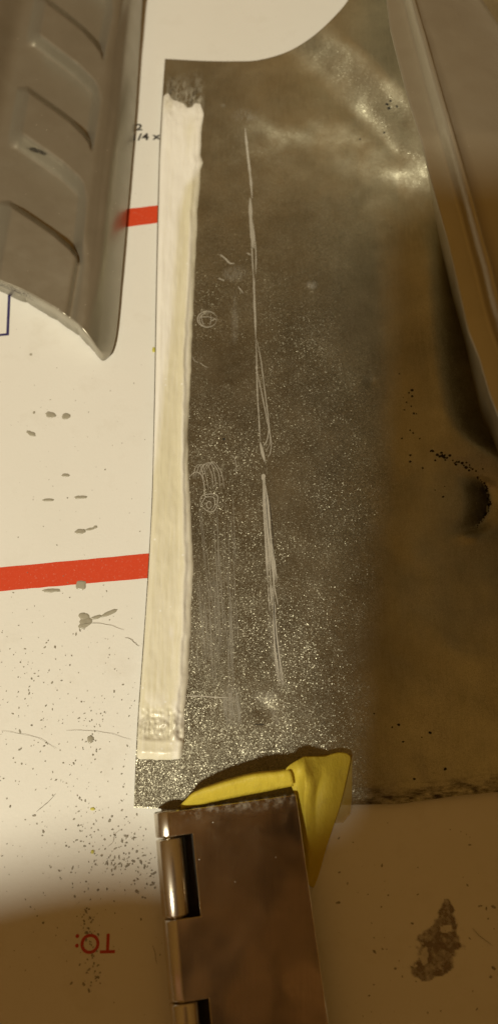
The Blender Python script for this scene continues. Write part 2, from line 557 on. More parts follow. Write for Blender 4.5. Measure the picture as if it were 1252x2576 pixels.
def tube(name, pts, r_, mat, label, cat, z=.12, group=None):
    ps = [Vector(P(x, y, 0)) for x, y in catmull_xy(pts, 22)]
    v, f = [], []
    for i, p in enumerate(ps):
        d = (ps[min(i + 1, len(ps) - 1)] - ps[max(i - 1, 0)]).normalized()
        nrm = Vector((-d.y, d.x, 0)); taper = r_ * .42 * (.35 + .65 * math.sin(math.pi * (i + .6) / (len(ps) + .2)) ** .5)
        zc = z + .15 * math.sin(i * .5) ** 2
        for k in range(5):
            a = 6.283 * k / 5
            v.append(p + nrm * (math.cos(a) * taper) + Vector((0, 0, zc + math.sin(a) * taper)))
    for i in range(len(ps) - 1):
        for k in range(5):
            f.append((i * 5 + k, i * 5 + (k + 1) % 5, i * 5 + 5 + (k + 1) % 5, i * 5 + 5 + k))
    return tag(mesh(name, v, f, mat), label, cat, group)
def catmull_xy(pts, n): return [(p.x, p.y) for p in catmull([(x, y, 0) for x, y in pts], n)]
tube('fibre', [(203, 1572), (235, 1568), (275, 1573), (312, 1586)], .075, M_HAIR, 'dark hair lying across the forked putty smear below the lower red stripe', 'fibre')
tube('fibre', [(315, 1605), (328, 1608), (340, 1619), (350, 1627)], .11, M_HAIR, 'short thick grey fibre close to the panel edge below the red stripe', 'fibre')
tube('fibre', [(168, 1838), (215, 1838), (275, 1845), (330, 1862)], .06, M_HAIR, 'long thin fibre lying above the small round putty dot', 'fibre')
tube('fibre', [(5, 1838), (60, 1848), (100, 1858), (142, 1884)], .06, M_HAIR, 'thin fibre reaching in from the left side beside the putty dot', 'fibre')
tube('fibre', [(93, 2042), (110, 2028), (125, 2015), (139, 1999)], .14, M_HAIR, 'straight pale splinter left of the panel lower corner', 'fibre')
tube('fibre', [(272, 2130), (285, 2118), (289, 2100), (302, 2088)], .07, M_HAIR, 'curled thread beside the uppermost hinge knuckle', 'fibre')
tube('fibre', [(1187, 2335), (1200, 2350), (1215, 2362), (1236, 2378)], .12, M_HAIR, 'dark fibre to the right of the brown stain', 'fibre')
tube('fibre', [(386, 2382), (391, 2398), (392, 2412), (396, 2425)], .11, M_HAIR, 'short dark fibre between the red lettering and the hinge', 'fibre')

# ------------------------------------------------------------------ the sanded metal panel
LEFT = [(148, 415), (250, 408), (400, 400), (700, 393), (1000, 388), (1250, 382), (1440, 372), (1620, 360), (1800, 347), (1900, 342), (2032, 337)]
SCURVE = [(500, 1066), (560, 1075), (650, 1086), (750, 1094), (850, 1100), (940, 1110), (1030, 1130), (1075, 1155), (1110, 1192), (1150, 1256), (1175, 1330), (1240, 1600)]

def panel_z(x, y):
    z = 2.2
    z += (.10 + .75 * sstep(x, 800, 1050) * sstep(y, 1000, 1250)) * fbm(x * .0042, y * .0036, 2.0, 3)
    # stepped rise towards the upper right
    def across(ax, ay, bx, by):
        dx, dy = bx - ax, by - ay; L = math.hypot(dx, dy)
        return ((x - ax) * dy - (y - ay) * dx) / L          # + is up/right of the line
    d1 = across(740, 75, 1010, 305) + 6 * fbm(x * .009, y * .009, 3, 2)
    z += 7.6 * sstep(d1, -78, 84) * sstep(x, 560, 760)
    if y < 900:
        yl = interp([(480, 335), (620, 345), (800, 352), (900, 375), (1000, 425), (1100, 520), (1300, 700)], x)
        d2 = yl - y + 12 * fbm(x * .01, y * .01, 6, 2)
        z += 6.2 * (.76 * sstep(d2, -220, 140) + .24 * sstep(d2, -80, 70)) * sstep(x, 400, 690)
    # long crease and the fall beyond it
    xc = interp([(500, 980), (700, 988), (1000, 1000), (1150, 985), (1300, 930), (1500, 890), (2050, 870)], y)
    a = sstep(y, 480, 700) * (1 - .55 * sstep(y, 1250, 1900))
    z -= .9 * a * sstep(x, xc - 170, xc + 20)
    xs = interp(SCURVE, y)
    z += (1.2 + 4.4 * sstep(y, 1420, 1100)) * a * sstep(x, xc - 50, max(xs, xc + 100) + 25)
    # deep trough under the ridge piece
    if y < 1240:
        d = x - xs
        low = 3.4
        k = sstep(d, -22, 92) * sstep(y, 500, 680)
        z = z * (1 - k) + low * k
    # crescent dent: sinks towards its right edge, then a ragged lip
    if 1175 < y < 1360:
        xr_ = 1228 - ((y - 1262) / 78) ** 2 * 48 + 3 * fbm(x * .1, y * .08, 4)
        d = xr_ - x
        fd = sstep(y, 1178, 1230) * sstep(y, 1358, 1310)
        if d >= 0: z -= 1.7 * fd * max(0.0, 1 - d / 66) ** 1.5
        else: z -= 1.7 * fd * sstep(d, -60, 0)
    z += .9 * math.exp(-((x - 1175 - (1352 - y) * .8) / 22) ** 2 - ((y - 1350) / 14) ** 2)
    # little bumps and dings
    z += .35 * math.exp(-((x - 780) ** 2 + (y - 715) ** 2) / 120.0)
    z -= .45 * math.exp(-((x - 932) ** 2 + (y - 962) ** 2) / 200.0)
    z += .22 * math.exp(-((x - 575) ** 2 + (y - 965) ** 2) / 90.0)
    z -= .35 * math.exp(-((x - 665) / 30) ** 2 - ((y - 1785) / 26) ** 2)
    # lower right lip rolls down
    yb = bottom_y(x)
    z -= .9 * sstep(y, yb - 45, yb) * sstep(x, 820, 960)
    return z
def bottom_y(x): return interp([(337, 2032), (450, 2036), (840, 2026), (1000, 2022), (1080, 2012), (1150, 2003), (1252, 1992), (1450, 1975)], x)

def make_panel():
    base = P(640, 1100, 0)
    e = empty('sheet_metal_part', base, 'large sanded dull metal panel with a putty strip along its left edge', 'metal panel')
    nu, nv = 210, 360
    left = catmull([(x, y, 0) for y, x in LEFT], nv)
    right = [Vector((1450, -250 + (1975 + 250) * j / nv, 0)) for j in range(nv + 1)]
    top = catmull([(415, 148, 0), (510, 153, 0), (590, 154, 0), (650, 151, 0), (720, 131, 0), (780, 96, 0), (832, 50, 0), (875, 0, 0), (915, -70, 0), (960, -180, 0), (1000, -250, 0), (1200, -250, 0), (1450, -250, 0)], nu)
    bot = catmull([(x, bottom_y(x) + (2.2 * fbm(x * .05, 1, 1) if x > 860 else 0), 0) for x in (337, 395, 450, 640, 840, 920, 1000, 1040, 1080, 1150, 1252, 1450)], nu)
    v, grain, dirt, tilt, gritty = [], [], [], [], []
    for j in range(nv + 1):
        b = j / nv
        for i in range(nu + 1):
            a = i / nu
            p = (left[j] * (1 - a) + right[j] * a) + (top[i] * (1 - b) + bot[i] * b) \
                - (left[0] * (1 - a) * (1 - b) + right[0] * a * (1 - b) + left[-1] * (1 - a) * b + right[-1] * a * b)
            v.append(P(p.x, p.y, panel_z(p.x, p.y)))
            g = (.35 * sstep(p.y, 60, 420) + .65 * sstep(p.y, 350, 850)) * (1 - .5 * sstep(p.x, 780, 1010))
            g = max(g, .22)
            g *= .8 + .35 * fbm(p.x * .006, p.y * .006, 1, 3)
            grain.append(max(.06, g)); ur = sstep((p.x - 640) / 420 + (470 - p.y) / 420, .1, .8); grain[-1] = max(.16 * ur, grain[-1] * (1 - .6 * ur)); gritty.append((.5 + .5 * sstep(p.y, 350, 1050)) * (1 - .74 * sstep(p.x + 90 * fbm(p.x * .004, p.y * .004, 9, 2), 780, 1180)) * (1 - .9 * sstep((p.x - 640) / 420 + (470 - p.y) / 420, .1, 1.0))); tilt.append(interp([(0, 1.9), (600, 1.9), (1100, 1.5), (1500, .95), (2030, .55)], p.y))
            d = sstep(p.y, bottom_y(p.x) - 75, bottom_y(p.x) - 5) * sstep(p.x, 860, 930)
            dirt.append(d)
    o = mesh('plate', v, grid_faces(nu, nv), M_PANEL, e, attrs={'grain': grain, 'dirt': dirt, 'tilt': tilt, 'gritty': gritty})
    s = o.modifiers.new('thick', 'SOLIDIFY'); s.thickness = 1.5 * MM; s.offset = -1
    bevel(o, .28, 2, 55)
    return e
PANEL = make_panel()
BASEP = PANEL

def ribbons(name, lines, mat, lift=.03, label=None, zf=panel_z, parent=None, stuff=False):
    """marks on the plate: every line = (photo points, width in photo units)"""
    v, f = [], []
    for pts, wd in lines:
        n = max(6, int(len(pts) * 6))
        q = catmull([(x, y, 0) for x, y in pts], n)
        b = len(v)
        for i, p in enumerate(q):
            d = (q[min(i + 1, n)] - q[max(i - 1, 0)]).normalized()
            nr = Vector((-d.y, d.x, 0)); t = i / n
            w = wd / 2 * (.25 + .75 * min(1, 5 * t, 5 * (1 - t))) * (1 + .45 * noise.noise((p.x * .09, p.y * .09, wd)))
            for s in (1, -1):
                pp = p + nr * (w * s)
                v.append(P(pp.x, pp.y, zf(pp.x, pp.y) + lift))
        for i in range(n): f.append((b + 2 * i, b + 2 * i + 1, b + 2 * i + 3, b + 2 * i + 2))
    o = mesh(name, v, f, mat, parent or PANEL)
    if label: o['label'] = label
    if stuff: o['kind'] = 'stuff'
    return o

def jit(pts, s): return [(x + random.gauss(0, s), y + random.gauss(0, s)) for x, y in pts]
# the long scribed line, upper half
ribbons('scribed_line', [([(616, 322), (622, 380), (630, 450), (634, 500)], 5.5), ([(629, 498), (631, 560), (638, 625)], 8.5),
    ([(631, 560), (634, 640), (637, 700)], 3), ([(636, 560), (643, 630), (643, 690)], 2.6), ([(637, 690), (640, 760), (643, 850)], 4.4), ([(641, 700), (638, 760), (642, 820)], 2)],
    M_SCR, .035, 'upper half of the long pale scribed line')
ribbons('scribed_line', [([(643, 850), (645, 900), (646, 960), (650, 1040), (655, 1110)], 2.6), ([(645, 852), (655, 900), (664, 970), (674, 1050), (679, 1110), (668, 1136)], 2.2),
    ([(645, 925), (656, 980), (668, 1040), (677, 1090)], 2.2), ([(646, 930), (648, 1000), (652, 1080), (655, 1112)], 2.0), ([(654, 1112), (659, 1135), (666, 1162)], 6.5),
    ([(679, 1090), (682, 1115), (679, 1140), (673, 1152)], 1.9), ([(676, 1080), (672, 1105), (662, 1124)], 2.2), ([(644, 922), (646, 928)], 5)],
    M_SCR, .035, 'forked loop of pale scratches in the middle of the scribed line')
low = [([(663, 1192), (662, 1200), (661, 1208)], 8)]
for k in range(9):
    o = k * 2.4 - 9
    low.append((jit([(662 + o * .25, 1204), (668 + o * .6, 1270), (673 + o * .9, 1350), (680 + o * 1.1, 1420), (684 + o * 1.25, 1480 + random.uniform(-40, 30))], .8), random.uniform(1.6, 3.6)))
for k in range(5):
    o = k * 4 - 8
    low.append((jit([(682 + o * .9, 1470), (688 + o * 1.3, 1520 + random.uniform(-10, 30))], .9), 2.0))
ribbons('scribed_line', low, M_SCR, .035, 'lower bundle of pale scratches starting at a white dot')
ribbons('scribed_line', [(jit([(688 + o * .3, 1530), (690 + o * .7, 1600), (697 + o, 1670), (706 + o * 1.1, 1725)], 1), random.uniform(1.2, 3)) for o in (-5, -2, 1, 4, 7, 9)], M_SCR, .035, 'pale tail of the scratch bundle')
ribbons('scratch_groove', [([(689, 1500), (690, 1560), (695, 1620), (704, 1690)], 2.2), ([(668, 1230), (672, 1300), (680, 1370)], 1.5), ([(674, 1240), (684, 1320), (688, 1400)], 1.5), ([(640, 1822), (652, 1823), (665, 1822)], 3)], M_SCRD, .045, 'dark grooves between the scratches')
def circ(cx, cy, rx, ry, a0=0, a1=6.4, n=14): return [(cx + rx * math.cos(a0 + (a1 - a0) * i / n), cy + ry * math.sin(a0 + (a1 - a0) * i / n)) for i in range(n + 1)]
ribbons('scratched_circle', [(circ(521, 803, 24, 20), 2.4), (circ(523, 805, 21, 18, .5, 5), 1.8), ([(500, 798), (520, 797), (540, 800)], 1.6), ([(507, 790), (508, 806), (513, 818)], 1.6), ([(530, 792), (531, 806), (527, 820)], 1.4), ([(533, 808), (540, 802), (544, 806)], 2)],
    M_SCR, .035, 'small round scratched circle beside the putty, upper one')
ribbons('scratched_circle', [([(502, 1262), (508, 1248), (525, 1243), (545, 1245), (547, 1262), (541, 1282), (530, 1288), (514, 1280), (505, 1266)], 2.2), ([(510, 1255), (522, 1250), (538, 1252), (540, 1270), (533, 1284)], 1.5), (circ(526, 1270, 6, 9), 1.8), ([(505, 1272), (512, 1258), (520, 1248)], 1.6)],
    M_SCR, .035, 'lower scratched circle with a small ring inside it')
arcs = []
for k in range(6):
    x0 = 486 + k * 6; w = 24 + k * 4
    arcs.append((jit([(x0, 1205 - k * 3), (x0 + w * .3, 1176 - k * 2.2), (x0 + w * .65, 1170 - k), (x0 + w, 1190), (x0 + w + 4, 1230)], 1.6), 1.5))
arcs += [([(476, 1200), (490, 1188), (504, 1192), (512, 1210), (516, 1250)], 2.2), ([(580, 1145), (590, 1152), (594, 1175), (594, 1200)], 1.5), ([(484, 896), (490, 908), (500, 912)], 1.6), ([(502, 912), (516, 922), (524, 925)], 1.6)]
ribbons('scratched_arcs', arcs, M_SCR, .035, 'overlapping curved scratches beside the putty', stuff=True)
fine = []
for k in range(75):
    x0 = random.choice((random.gauss(545, 9), random.gauss(575, 8), random.gauss(508, 13))); y0 = random.uniform(1240, 1620); L = random.uniform(40, 210)
    sl = .045 + (.06 if x0 < 525 else .0)
    if y0 + L > 1740: L = 1740 - y0
    fine.append(([(x0, y0), (x0 + sl * L * .5 + random.gauss(0, 1), y0 + L * .5), (x0 + sl * L, y0 + L)], random.uniform(.55, 1.3)))
for k in range(40):
    x0 = random.uniform(560, 605); y0 = random.uniform(1730, 1790)
    fine.append(([(x0, y0), (x0 + 1, y0 + 15), (x0 + 3, y0 + random.uniform(25, 60))], random.uniform(.6, 1.5)))
ribbons('fine_scratches', fine, M_SCRF, .03, 'fine upright sanding scratches right of the lower putty', stuff=True)
ribbons('scratch', [([(468, 1752), (500, 1751), (540, 1754), (572, 1755)], 3.2)], M_SCR, .04, 'short level scratch running out of the putty')
ribbons('scratch', [([(553, 640), (566, 650), (578, 662), (590, 662)], 4), ([(598, 720), (612, 738)], 2), ([(548, 700), (565, 706)], 2.6), ([(620, 636), (632, 642)], 2.4)], M_SCR, .035, 'few short scuffs right of the putty')
def gauss_patch(cx, cy, rx, ry, k=1.0, sl=0.0):
    return lambda x, y: k * sstep(math.hypot((x - cx - sl * (y - cy)) / rx, (y - cy) / ry) + .35 * fbm(x * .02, y * .02, cx), 1.0, .2)
for nm, cx, cy, rx, ry, k, sl in (('scuff', 595, 690, 42, 26, .6, 0), ('scuff', 620, 292, 45, 22, .55, 0), ('scuff', 585, 1770, 34, 60, .75, .1), ('scuff', 690, 1620, 20, 120, .6, .12),
                                  ('scuff', 530, 1560, 60, 170, .45, .03), ('scuff', 782, 716, 18, 14, .9, 0), ('scuff', 560, 265, 9, 7, 1, 0), ('scuff', 670, 1750, 45, 20, .5, -.4),
                                  ('scuff', 590, 800, 12, 90, .5, 0), ('scuff', 690, 1800, 14, 30, .8, .3)):
    film(nm, cx - rx * 1.5, cx + rx * 1.5, cy - ry * 1.5, cy + ry * 1.5, gauss_patch(cx, cy, rx, ry, k, sl), M_SCUFF, PANEL, lambda x, y: panel_z(x, y) + .025, 20, 24)

M_RES = mat_mask('dried_residue', (.50, .47, .39), (.66, .62, .52), .5, .1, 1.0, .42, .62, (1.6, .45, 1))
M_GAP = mat_mask('dark_residue_gap', (.07, .06, .045), (.13, .115, .085), .5, .3, 1.0, .46, .66, (1.5, .55, 1))
film('residue', 412, 520, 160, 285, lambda x, y: .75 * sstep(y, 165, 262) * sstep(x, 412, 425) * sstep(x, 518, 500), M_RES, PANEL, lambda x, y: panel_z(x, y) + .03, 40, 44)
film('residue', 412, 520, 160, 285, lambda x, y: .6 * sstep(y, 175, 225) * (math.exp(-((x - 432) / 9) ** 2) + math.exp(-((x - 486) / 13) ** 2) * sstep(y, 190, 240)), M_GAP, PANEL, lambda x, y: panel_z(x, y) + .045, 40, 44)

M_DENTSHADE = mat_mask('dent_shade_residue', (.012, .009, .006), (.045, .034, .022), .6, .2, .9, .18, .5)  # paints the dent's shade as colour, together with black residue on its ragged edge
def dent_shade_fn(x, y):
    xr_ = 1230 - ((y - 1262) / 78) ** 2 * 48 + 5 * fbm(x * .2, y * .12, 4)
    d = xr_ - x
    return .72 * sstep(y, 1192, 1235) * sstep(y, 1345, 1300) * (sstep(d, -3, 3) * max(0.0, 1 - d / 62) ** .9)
tag(film('dent_shade_mark', 1140, 1245, 1185, 1350, dent_shade_fn, M_DENTSHADE, PANEL, lambda x, y: panel_z(x, y) + .03, 60, 70), 'painted dark crescent shade in the dent at right, with black residue along its edge')

def pits(name, spots, label):
    v, f = [], []
    for x, y, r_ in spots:
        n = 7; b = len(v)
        for i in range(n):
            a = 6.283 * i / n; rr = r_ * random.uniform(.6, 1.25)
            px, py = x + math.cos(a) * rr * 1.1, y + math.sin(a) * rr
            v.append(P(px, py, panel_z(px, py) + .03))
        f.append(tuple(range(b + n - 1, b - 1, -1)))
    tag(mesh(name, v, f, M_PIT, PANEL, smooth=False), label, kind='stuff')
pits('pits', [(972, 262, 4), (981, 254, 3.4), (977, 272, 4), (997, 268, 3.2), (965, 333, 3), (905, 350, 2.5)], 'cluster of black pits near the bright upper bend')
pits('pits', [(1035, 981, 4), (1027, 988, 2.6), (1036, 997, 3), (1013, 1000, 1.5), (1021, 1012, 2), (1033, 1022, 2.4), (1016, 1031, 2.2), (1040, 1040, 2.8), (1046, 1041, 2), (1030, 1082, 2.2), (1038, 1089, 2.4), (1010, 1103, 2.6), (1055, 1103, 2.6), (1003, 940, 2)]
     + [(1083 + t * 115 + random.gauss(0, 5), 1138 + t * 45 + random.gauss(0, 7), random.uniform(1.6, 4.2)) for t in [k / 34 for k in range(35)]]
     + [(1031, 1145, 3), (1031, 1161, 3), (1062, 1178, 3), (1113, 1250, 3), (1093, 1233, 1.6), (1117, 1224, 1.8)]
     + [(0, 0, 0) for k in range(0)] + [(1230 - ((1200 + k * 4.2 - 1262) / 78) ** 2 * 48 + random.gauss(0, 2.2), 1200 + k * 4.2 + random.gauss(0, 1.5), random.uniform(1.6, 3.6)) for k in range(31)], 'trail of black pits curving to the dark dent')
pits('pits', [(1080, 1843, 4.5), (1001, 1823, 4), (986, 1829, 2.4), (1013, 1866, 3.2), (1060, 1855, 2), (1041, 1960, 3.5), (1118, 1935, 4), (940, 1795, 2), (563, 1105, 3.6), (655, 1822, 2)], 'few black pits along the lower shaded part')

# ------------------------------------------------------------------ putty
def make_putty():
    RIGHT = [(235, 508), (265, 507), (285, 513), (300, 511), (330, 507), (390, 505), (410, 511), (425, 506), (500, 500), (560, 496), (640, 493), (750, 488), (900, 482), (1000, 478), (1100, 473), (1180, 475), (1250, 479), (1350, 483), (1430, 487), (1500, 483), (1600, 480), (1680, 474), (1700, 475), (1780, 465), (1870, 464), (1915, 456)]
    nu, nv = 34, 420
    v, tan, pale, grime = [], [], [], []
    for j in range(nv + 1):
        for i in range(nu + 1):
            t = i / nu
            yt = interp([(0, 243), (.12, 236), (.3, 252), (.55, 262), (.62, 272), (.75, 270), (.85, 258), (1, 262)], t) + 4 * fbm(t * 6, 3, 3)
            yb = 1909 + 3 * math.sin(t * 3) - 2 * fbm(t * 5, 1, 7) - 8 * sstep(t, .94, 1.0) - 5 * sstep(t, .06, 0)
            y = yt + (yb - yt) * j / nv
            xl = interp([(b, a) for b, a in LEFT], y) + 2.0
            xr = interp(RIGHT, y) + 2.2 * fbm(.02 * y, 2, 5, 3)
            x = xl + (xr - xl) * t
            edge = min(1, (t / .10)) ** .5 * min(1, ((1 - t) / .09)) ** .5
            end = min(1, (j + .5) / 16, (nv - j) / 5) ** .5
            ridge = .55 * math.exp(-((t - (.80 + .05 * fbm(y * .004, 8))) / .07) ** 2) * (.5 + .5 * sstep(y, 380, 560))
            str_ = .07 * fbm(x * .16, y * .012, 4, 4)
            lump = .18 * fbm(x * .02, y * .012, 11, 3)
            h = .85 + ridge + str_ + lump - .25 * t
            rough_end = sstep(y, 1770, 1800) * sstep(y, 1868, 1850)
            h += rough_end * (.45 * fbm(x * .12, y * .07, 5, 4) - .12)
            block = sstep(y, 1857, 1864)
            h = h * (1 - block) + block * (.95 + .12 * fbm(x * .03, y * .05, 2))
            h += .35 * sstep(y, 330, 250) * fbm(x * .1, y * .06, 6, 4)
            z = panel_z(x, y) - .05 + max(.06, h) * edge * end
            v.append(P(x, y, z))
            # white at the upper left, drying to tan to the right and downward
            xb = interp([(240, 1.15), (430, .95), (470, .62), (560, .48), (800, .42), (950, .26), (1100, .12), (1180, .0), (1250, -.3)], y)
            tn = sstep(t, xb - .12, xb + .16)
            tn = max(tn, .55 * math.exp(-((t - .72) / .14) ** 2 - ((y - 330) / 38) ** 2), .5 * math.exp(-((t - .15) / .12) ** 2 - ((y - 262) / 20) ** 2))
            tn *= 1 - .2 * sstep(y, 1150, 1500)
            tan.append(tn)
            p_ = .75 * math.exp(-((t - .84) / .06) ** 2) * sstep(y, 480, 640) + .35 * sstep(t, .8, .95)
            p_ += .9 * math.exp(-((x - 430) / 5) ** 2 - ((y - 1590) / 14) ** 2) + .6 * sstep(y, 1720, 1780) * sstep(y, 1840, 1800) * sstep(fbm(x * .05, y * .015, 9), 0, .3)
            pale.append(min(1, p_))
            g = .5 * sstep(y, 1795, 1820) * sstep(y, 1862, 1838)
            g = max(g, .35 * sstep(y, 285, 255))
            grime.append(g)
    o = mesh('putty_strip', v, grid_faces(nu, nv), M_PUTTY, PANEL, attrs={'tan': tan, 'pale': pale, 'grime': grime})
    tag(o, 'white to tan putty smeared along the left edge')
make_putty()

# ------------------------------------------------------------------ tall ridged metal piece at right
def make_ridge():
    SIL = [(-260, 928), (-120, 950), (0, 971), (71, 980), (171, 1005), (257, 1028), (357, 1060), (443, 1080), (514, 1100), (600, 1124), (665, 1139), (736, 1155), (833, 1177), (897, 1203), (987, 1229), (1060, 1258), (1200, 1310), (1400, 1400)]
    RID = [(-260, 975), (-120, 996), (0, 1022), (114, 1054), (214, 1080), (329, 1111), (429, 1140), (529, 1168), (629, 1194), (686, 1211), (768, 1230), (833, 1250), (950, 1290), (1200, 1390), (1400, 1470)]
    FAR = [(-260, 1010), (-120, 1130), (-40, 1188), (0, 1212), (60, 1252), (114, 1300), (214, 1390), (329, 1470), (500, 1560), (700, 1640), (1000, 1700), (1400, 1800)]
    sil = catmull([(x, y, 0) for y, x in SIL], 300); rid = catmull([(x, y, 0) for y, x in RID], 300)
    n = 150
    v, f = [], []
    K = 0
    for j in range(n + 1):
        y = -260 + 1660 * j / n
        zr = interp([(-260, 30), (0, 38), (340, 46), (800, 46), (1400, 40)], y)
        zl = zr + .3
        s_ = interp(SIL, y); r_ = interp(RID, y); fa = interp(FAR, y)
        A = P(s_, y, zl); B = P(r_, y, zr); C = P(fa, y, zr - 9)
        sec = []
        inner = A + Vector((16, 7, 0)); inner.z = 1.2
        mid_ = A + Vector((4.5, 2, -7))
        sec += [inner, inner.lerp(mid_, .5), mid_, A + Vector((.9, .3, -1.5)), A + Vector((.15, .05, -.6)), A]
        AB, BC = (B - A), (C - B)
        for k in range(1, 8): sec.append(A + AB * (k / 8 * .77))
        # raised rounded bead along the crest
        q0, q1 = A + AB * .78, B + BC * min(.16, 1.9 / max(1e-6, BC.length))
        for k in range(0, 13):
            t = k / 12
            sec.append(q0.lerp(q1, t) + Vector((0, 0, 2.7 * math.sin(math.pi * t) ** 1.25)))
        for k in range(1, 13):
            t = k / 12
            sec.append(q1.lerp(C, t) + Vector((0, 0, 1.0 * math.sin(math.pi * t) + .3 * fbm(t * 3, y * .006, 3, 2))))
        D = C + Vector((2, 0, 0)); D.z = zr - 16; sec.append(D)
        E_ = C + Vector((4, 2, 0)); E_.z = 1.2; sec.append(E_)
        sec = [Vector(p) for p in sec]
        # drop the first flat duplicates of the crest side
        K = len(sec)
        v += sec
    for j in range(n):
        for k in range(K - 1):
            a = j * K + k
            f.append((a, a + K, a + K + 1, a + 1))
        a = j * K
        f.append((a + K - 1, a + 2 * K - 1, a + K, a))
    f.append(tuple(range(K)))
    f.append(tuple(range(n * K + K - 1, n * K - 1, -1)))
    o = mesh('metal_wedge', v, f, M_WALL)
    tag(o, 'tall grey metal piece with a rounded ridge crossing the upper right corner', 'metal part')
    return o
make_ridge()

# ------------------------------------------------------------------ ribbed casting at upper left
def make_casting():
    base = P(150, 500, 0)
    e = empty('ribbed_casting', base, 'grey cast metal piece with stepped recesses and a pointed end at upper left', 'metal casting')
    RE = [(-220, 388), (-80, 370), (0, 360), (120, 352), (300, 340), (480, 325), (650, 310), (780, 299), (835, 293), (866, 287), (888, 279), (900, 268)]
    BE = [(268, 900), (256, 899), (241, 884), (222, 858), (195, 828), (140, 790), (60, 745), (0, 720), (-80, 690), (-190, 655)]
    PL = [(-220, 150), (0, 111), (108, 90), (252, 65), (360, 46), (557, 18), (630, 3), (900, -45)]       # recess sides
    PR = [(-220, 325), (0, 285), (126, 260), (252, 248), (360, 231), (521, 211), (658, 198), (812, 172), (900, 150)]
    S = [(0, -72), (.15, -55), (.4, -26), (.66, 6), (.87, 39), (.97, 60), (1.0, 78)]
    YC = [-420, -150, 75, 303, 590, 1000]
    def z_at(x, y):
        xl, xr = interp(PL, y), interp(PR, y)
        t = (x - xl) / (xr - xl)
        tt = max(0, min(1, t))
        # stepped floor
        yy = y - interp(S, tt)
        h = 0.0
        for k in range(len(YC) - 1):
            if YC[k] <= yy < YC[k + 1]:
                ph = (yy - YC[k]) / (YC[k + 1] - YC[k])
                span = YC[k + 1] - YC[k]
                drop = sstep(ph, .33, .52) if k < 4 else 0.0
                h = 1 - drop
                up = sstep((1 - ph) * span, 13, 0)              # sharp rise just above the dark line
                if k < 4: h = max(h, up)
        A = 4.5
        floor = A * h
        # left of the recess lies at the low level, right of it at the high level
        wl = sstep(t, -.16, .06)
        wr_ = sstep(t, .90, 1.05)
        lowl = .0
        z = lowl * (1 - wl) + floor * wl
        z = z * (1 - wr_) + A * wr_
        if y > 560:
            fade = sstep(y, 590, 680)
            z -= fade * 1.1 * math.exp(-((t - 1.02) / .055) ** 2)
        z += 3.8 * sstep(t, -.22, -.75)                          # big left shoulder
        z -= .9 * math.exp(-((t - 1.20) / .10) ** 2) * (1 - sstep(y, 640, 800))  # groove before the flange
        base_z = 5.4
        z += base_z
        # flange falls to the right edge
        re = interp(RE, min(y, 908))
        q = (re - x) / max(1, (re - xr))
        qq = max(0.0, min(1.0, q / .72))
        z = .9 + (z - .9) * (1 - (1 - qq) ** 1.55)
        # the cut end rolls down
        be = interp([(-190, 655), (-80, 690), (0, 720), (60, 745), (140, 790), (195, 828), (222, 858), (243, 886), (256, 902), (265, 908), (300, 930)], x)
        w = 270
        e_ = .78 + .22 * sstep(be - y, -60, w)
        z = 1.0 + (z - 1.0) * e_
        z = .8 + (z - .8) * min(1.0, max(0.0, (be - y + 1) / 16)) ** .5
        z += .06 * fbm(x * .02, y * .02, 2, 3)
        return z
    nu, nv = 150, 330
    rgt = catmull([(x, y, 0) for y, x in RE], nv)
    bot = catmull([(x, y, 0) for x, y in BE][::-1], nu)
    left = [Vector((-90 - 100 * j / nv, -220 + (655 + 220) * j / nv, 0)) for j in range(nv + 1)]
    top = [Vector((-90 + (388 + 90) * i / nu, -220, 0)) for i in range(nu + 1)]
    v = []
    for j in range(nv + 1):
        b = j / nv
        for i in range(nu + 1):
            a = i / nu
            p = (left[j] * (1 - a) + rgt[j] * a) + (top[i] * (1 - b) + bot[i] * b) \
                - (left[0] * (1 - a) * (1 - b) + rgt[0] * a * (1 - b) + left[-1] * (1 - a) * b + rgt[-1] * a * b)
            v.append(P(p.x, p.y, z_at(p.x, p.y)))
    f = grid_faces(nu, nv)
    # side walls down to the box
    W = nu + 1
    ring = [i for i in range(W)] + [j * W + nu for j in range(1, nv + 1)] + [nv * W + i for i in range(nu - 1, -1, -1)] + [j * W for j in range(nv - 1, 0, -1)]
    b0 = len(v)
    for k in ring:
        p = Vector(v[k]); v.append((p.x - (.15 if p.x > base.x else -.15), p.y + .1, .05))
    m = len(ring)
    for i in range(m):
        k = (i + 1) % m
        f.append((ring[i], ring[k], b0 + k, b0 + i))
    f.append(tuple(b0 + i for i in range(m)))
    o = mesh('body', v, f, M_CAST, e)
    # worn dark patch and cracked end
    film('worn_patch', 60, 130, 362, 402, lambda x, y: .85 * sstep(math.hypot((x - 94) / 28, (y - 380 - (x - 94) * .28) / 7) + .4 * fbm(x * .06, y * .06, 3), 1.0, .45), mat_mask('dark_wear', (.03, .026, .02), (.08, .07, .055), .6, .2, 1.0, .25, .5), e, lambda x, y: z_at(x, y) + .03, 40, 24)
    film('cracked_edge', -10, 130, 700, 790, lambda x, y: .9 * sstep(abs(y - (722 + max(0, x) * .46) + 6) / 12 + .4 * fbm(x * .05, y * .05, 1), 1.0, .3) * sstep(x, 110, 40), mat_mask('cracked_wear', (.06, .05, .04), (.15, .13, .1), .6, .2, 2.2, .48, .56), e, lambda x, y: z_at(x, y) + .03, 50, 34)
make_casting()

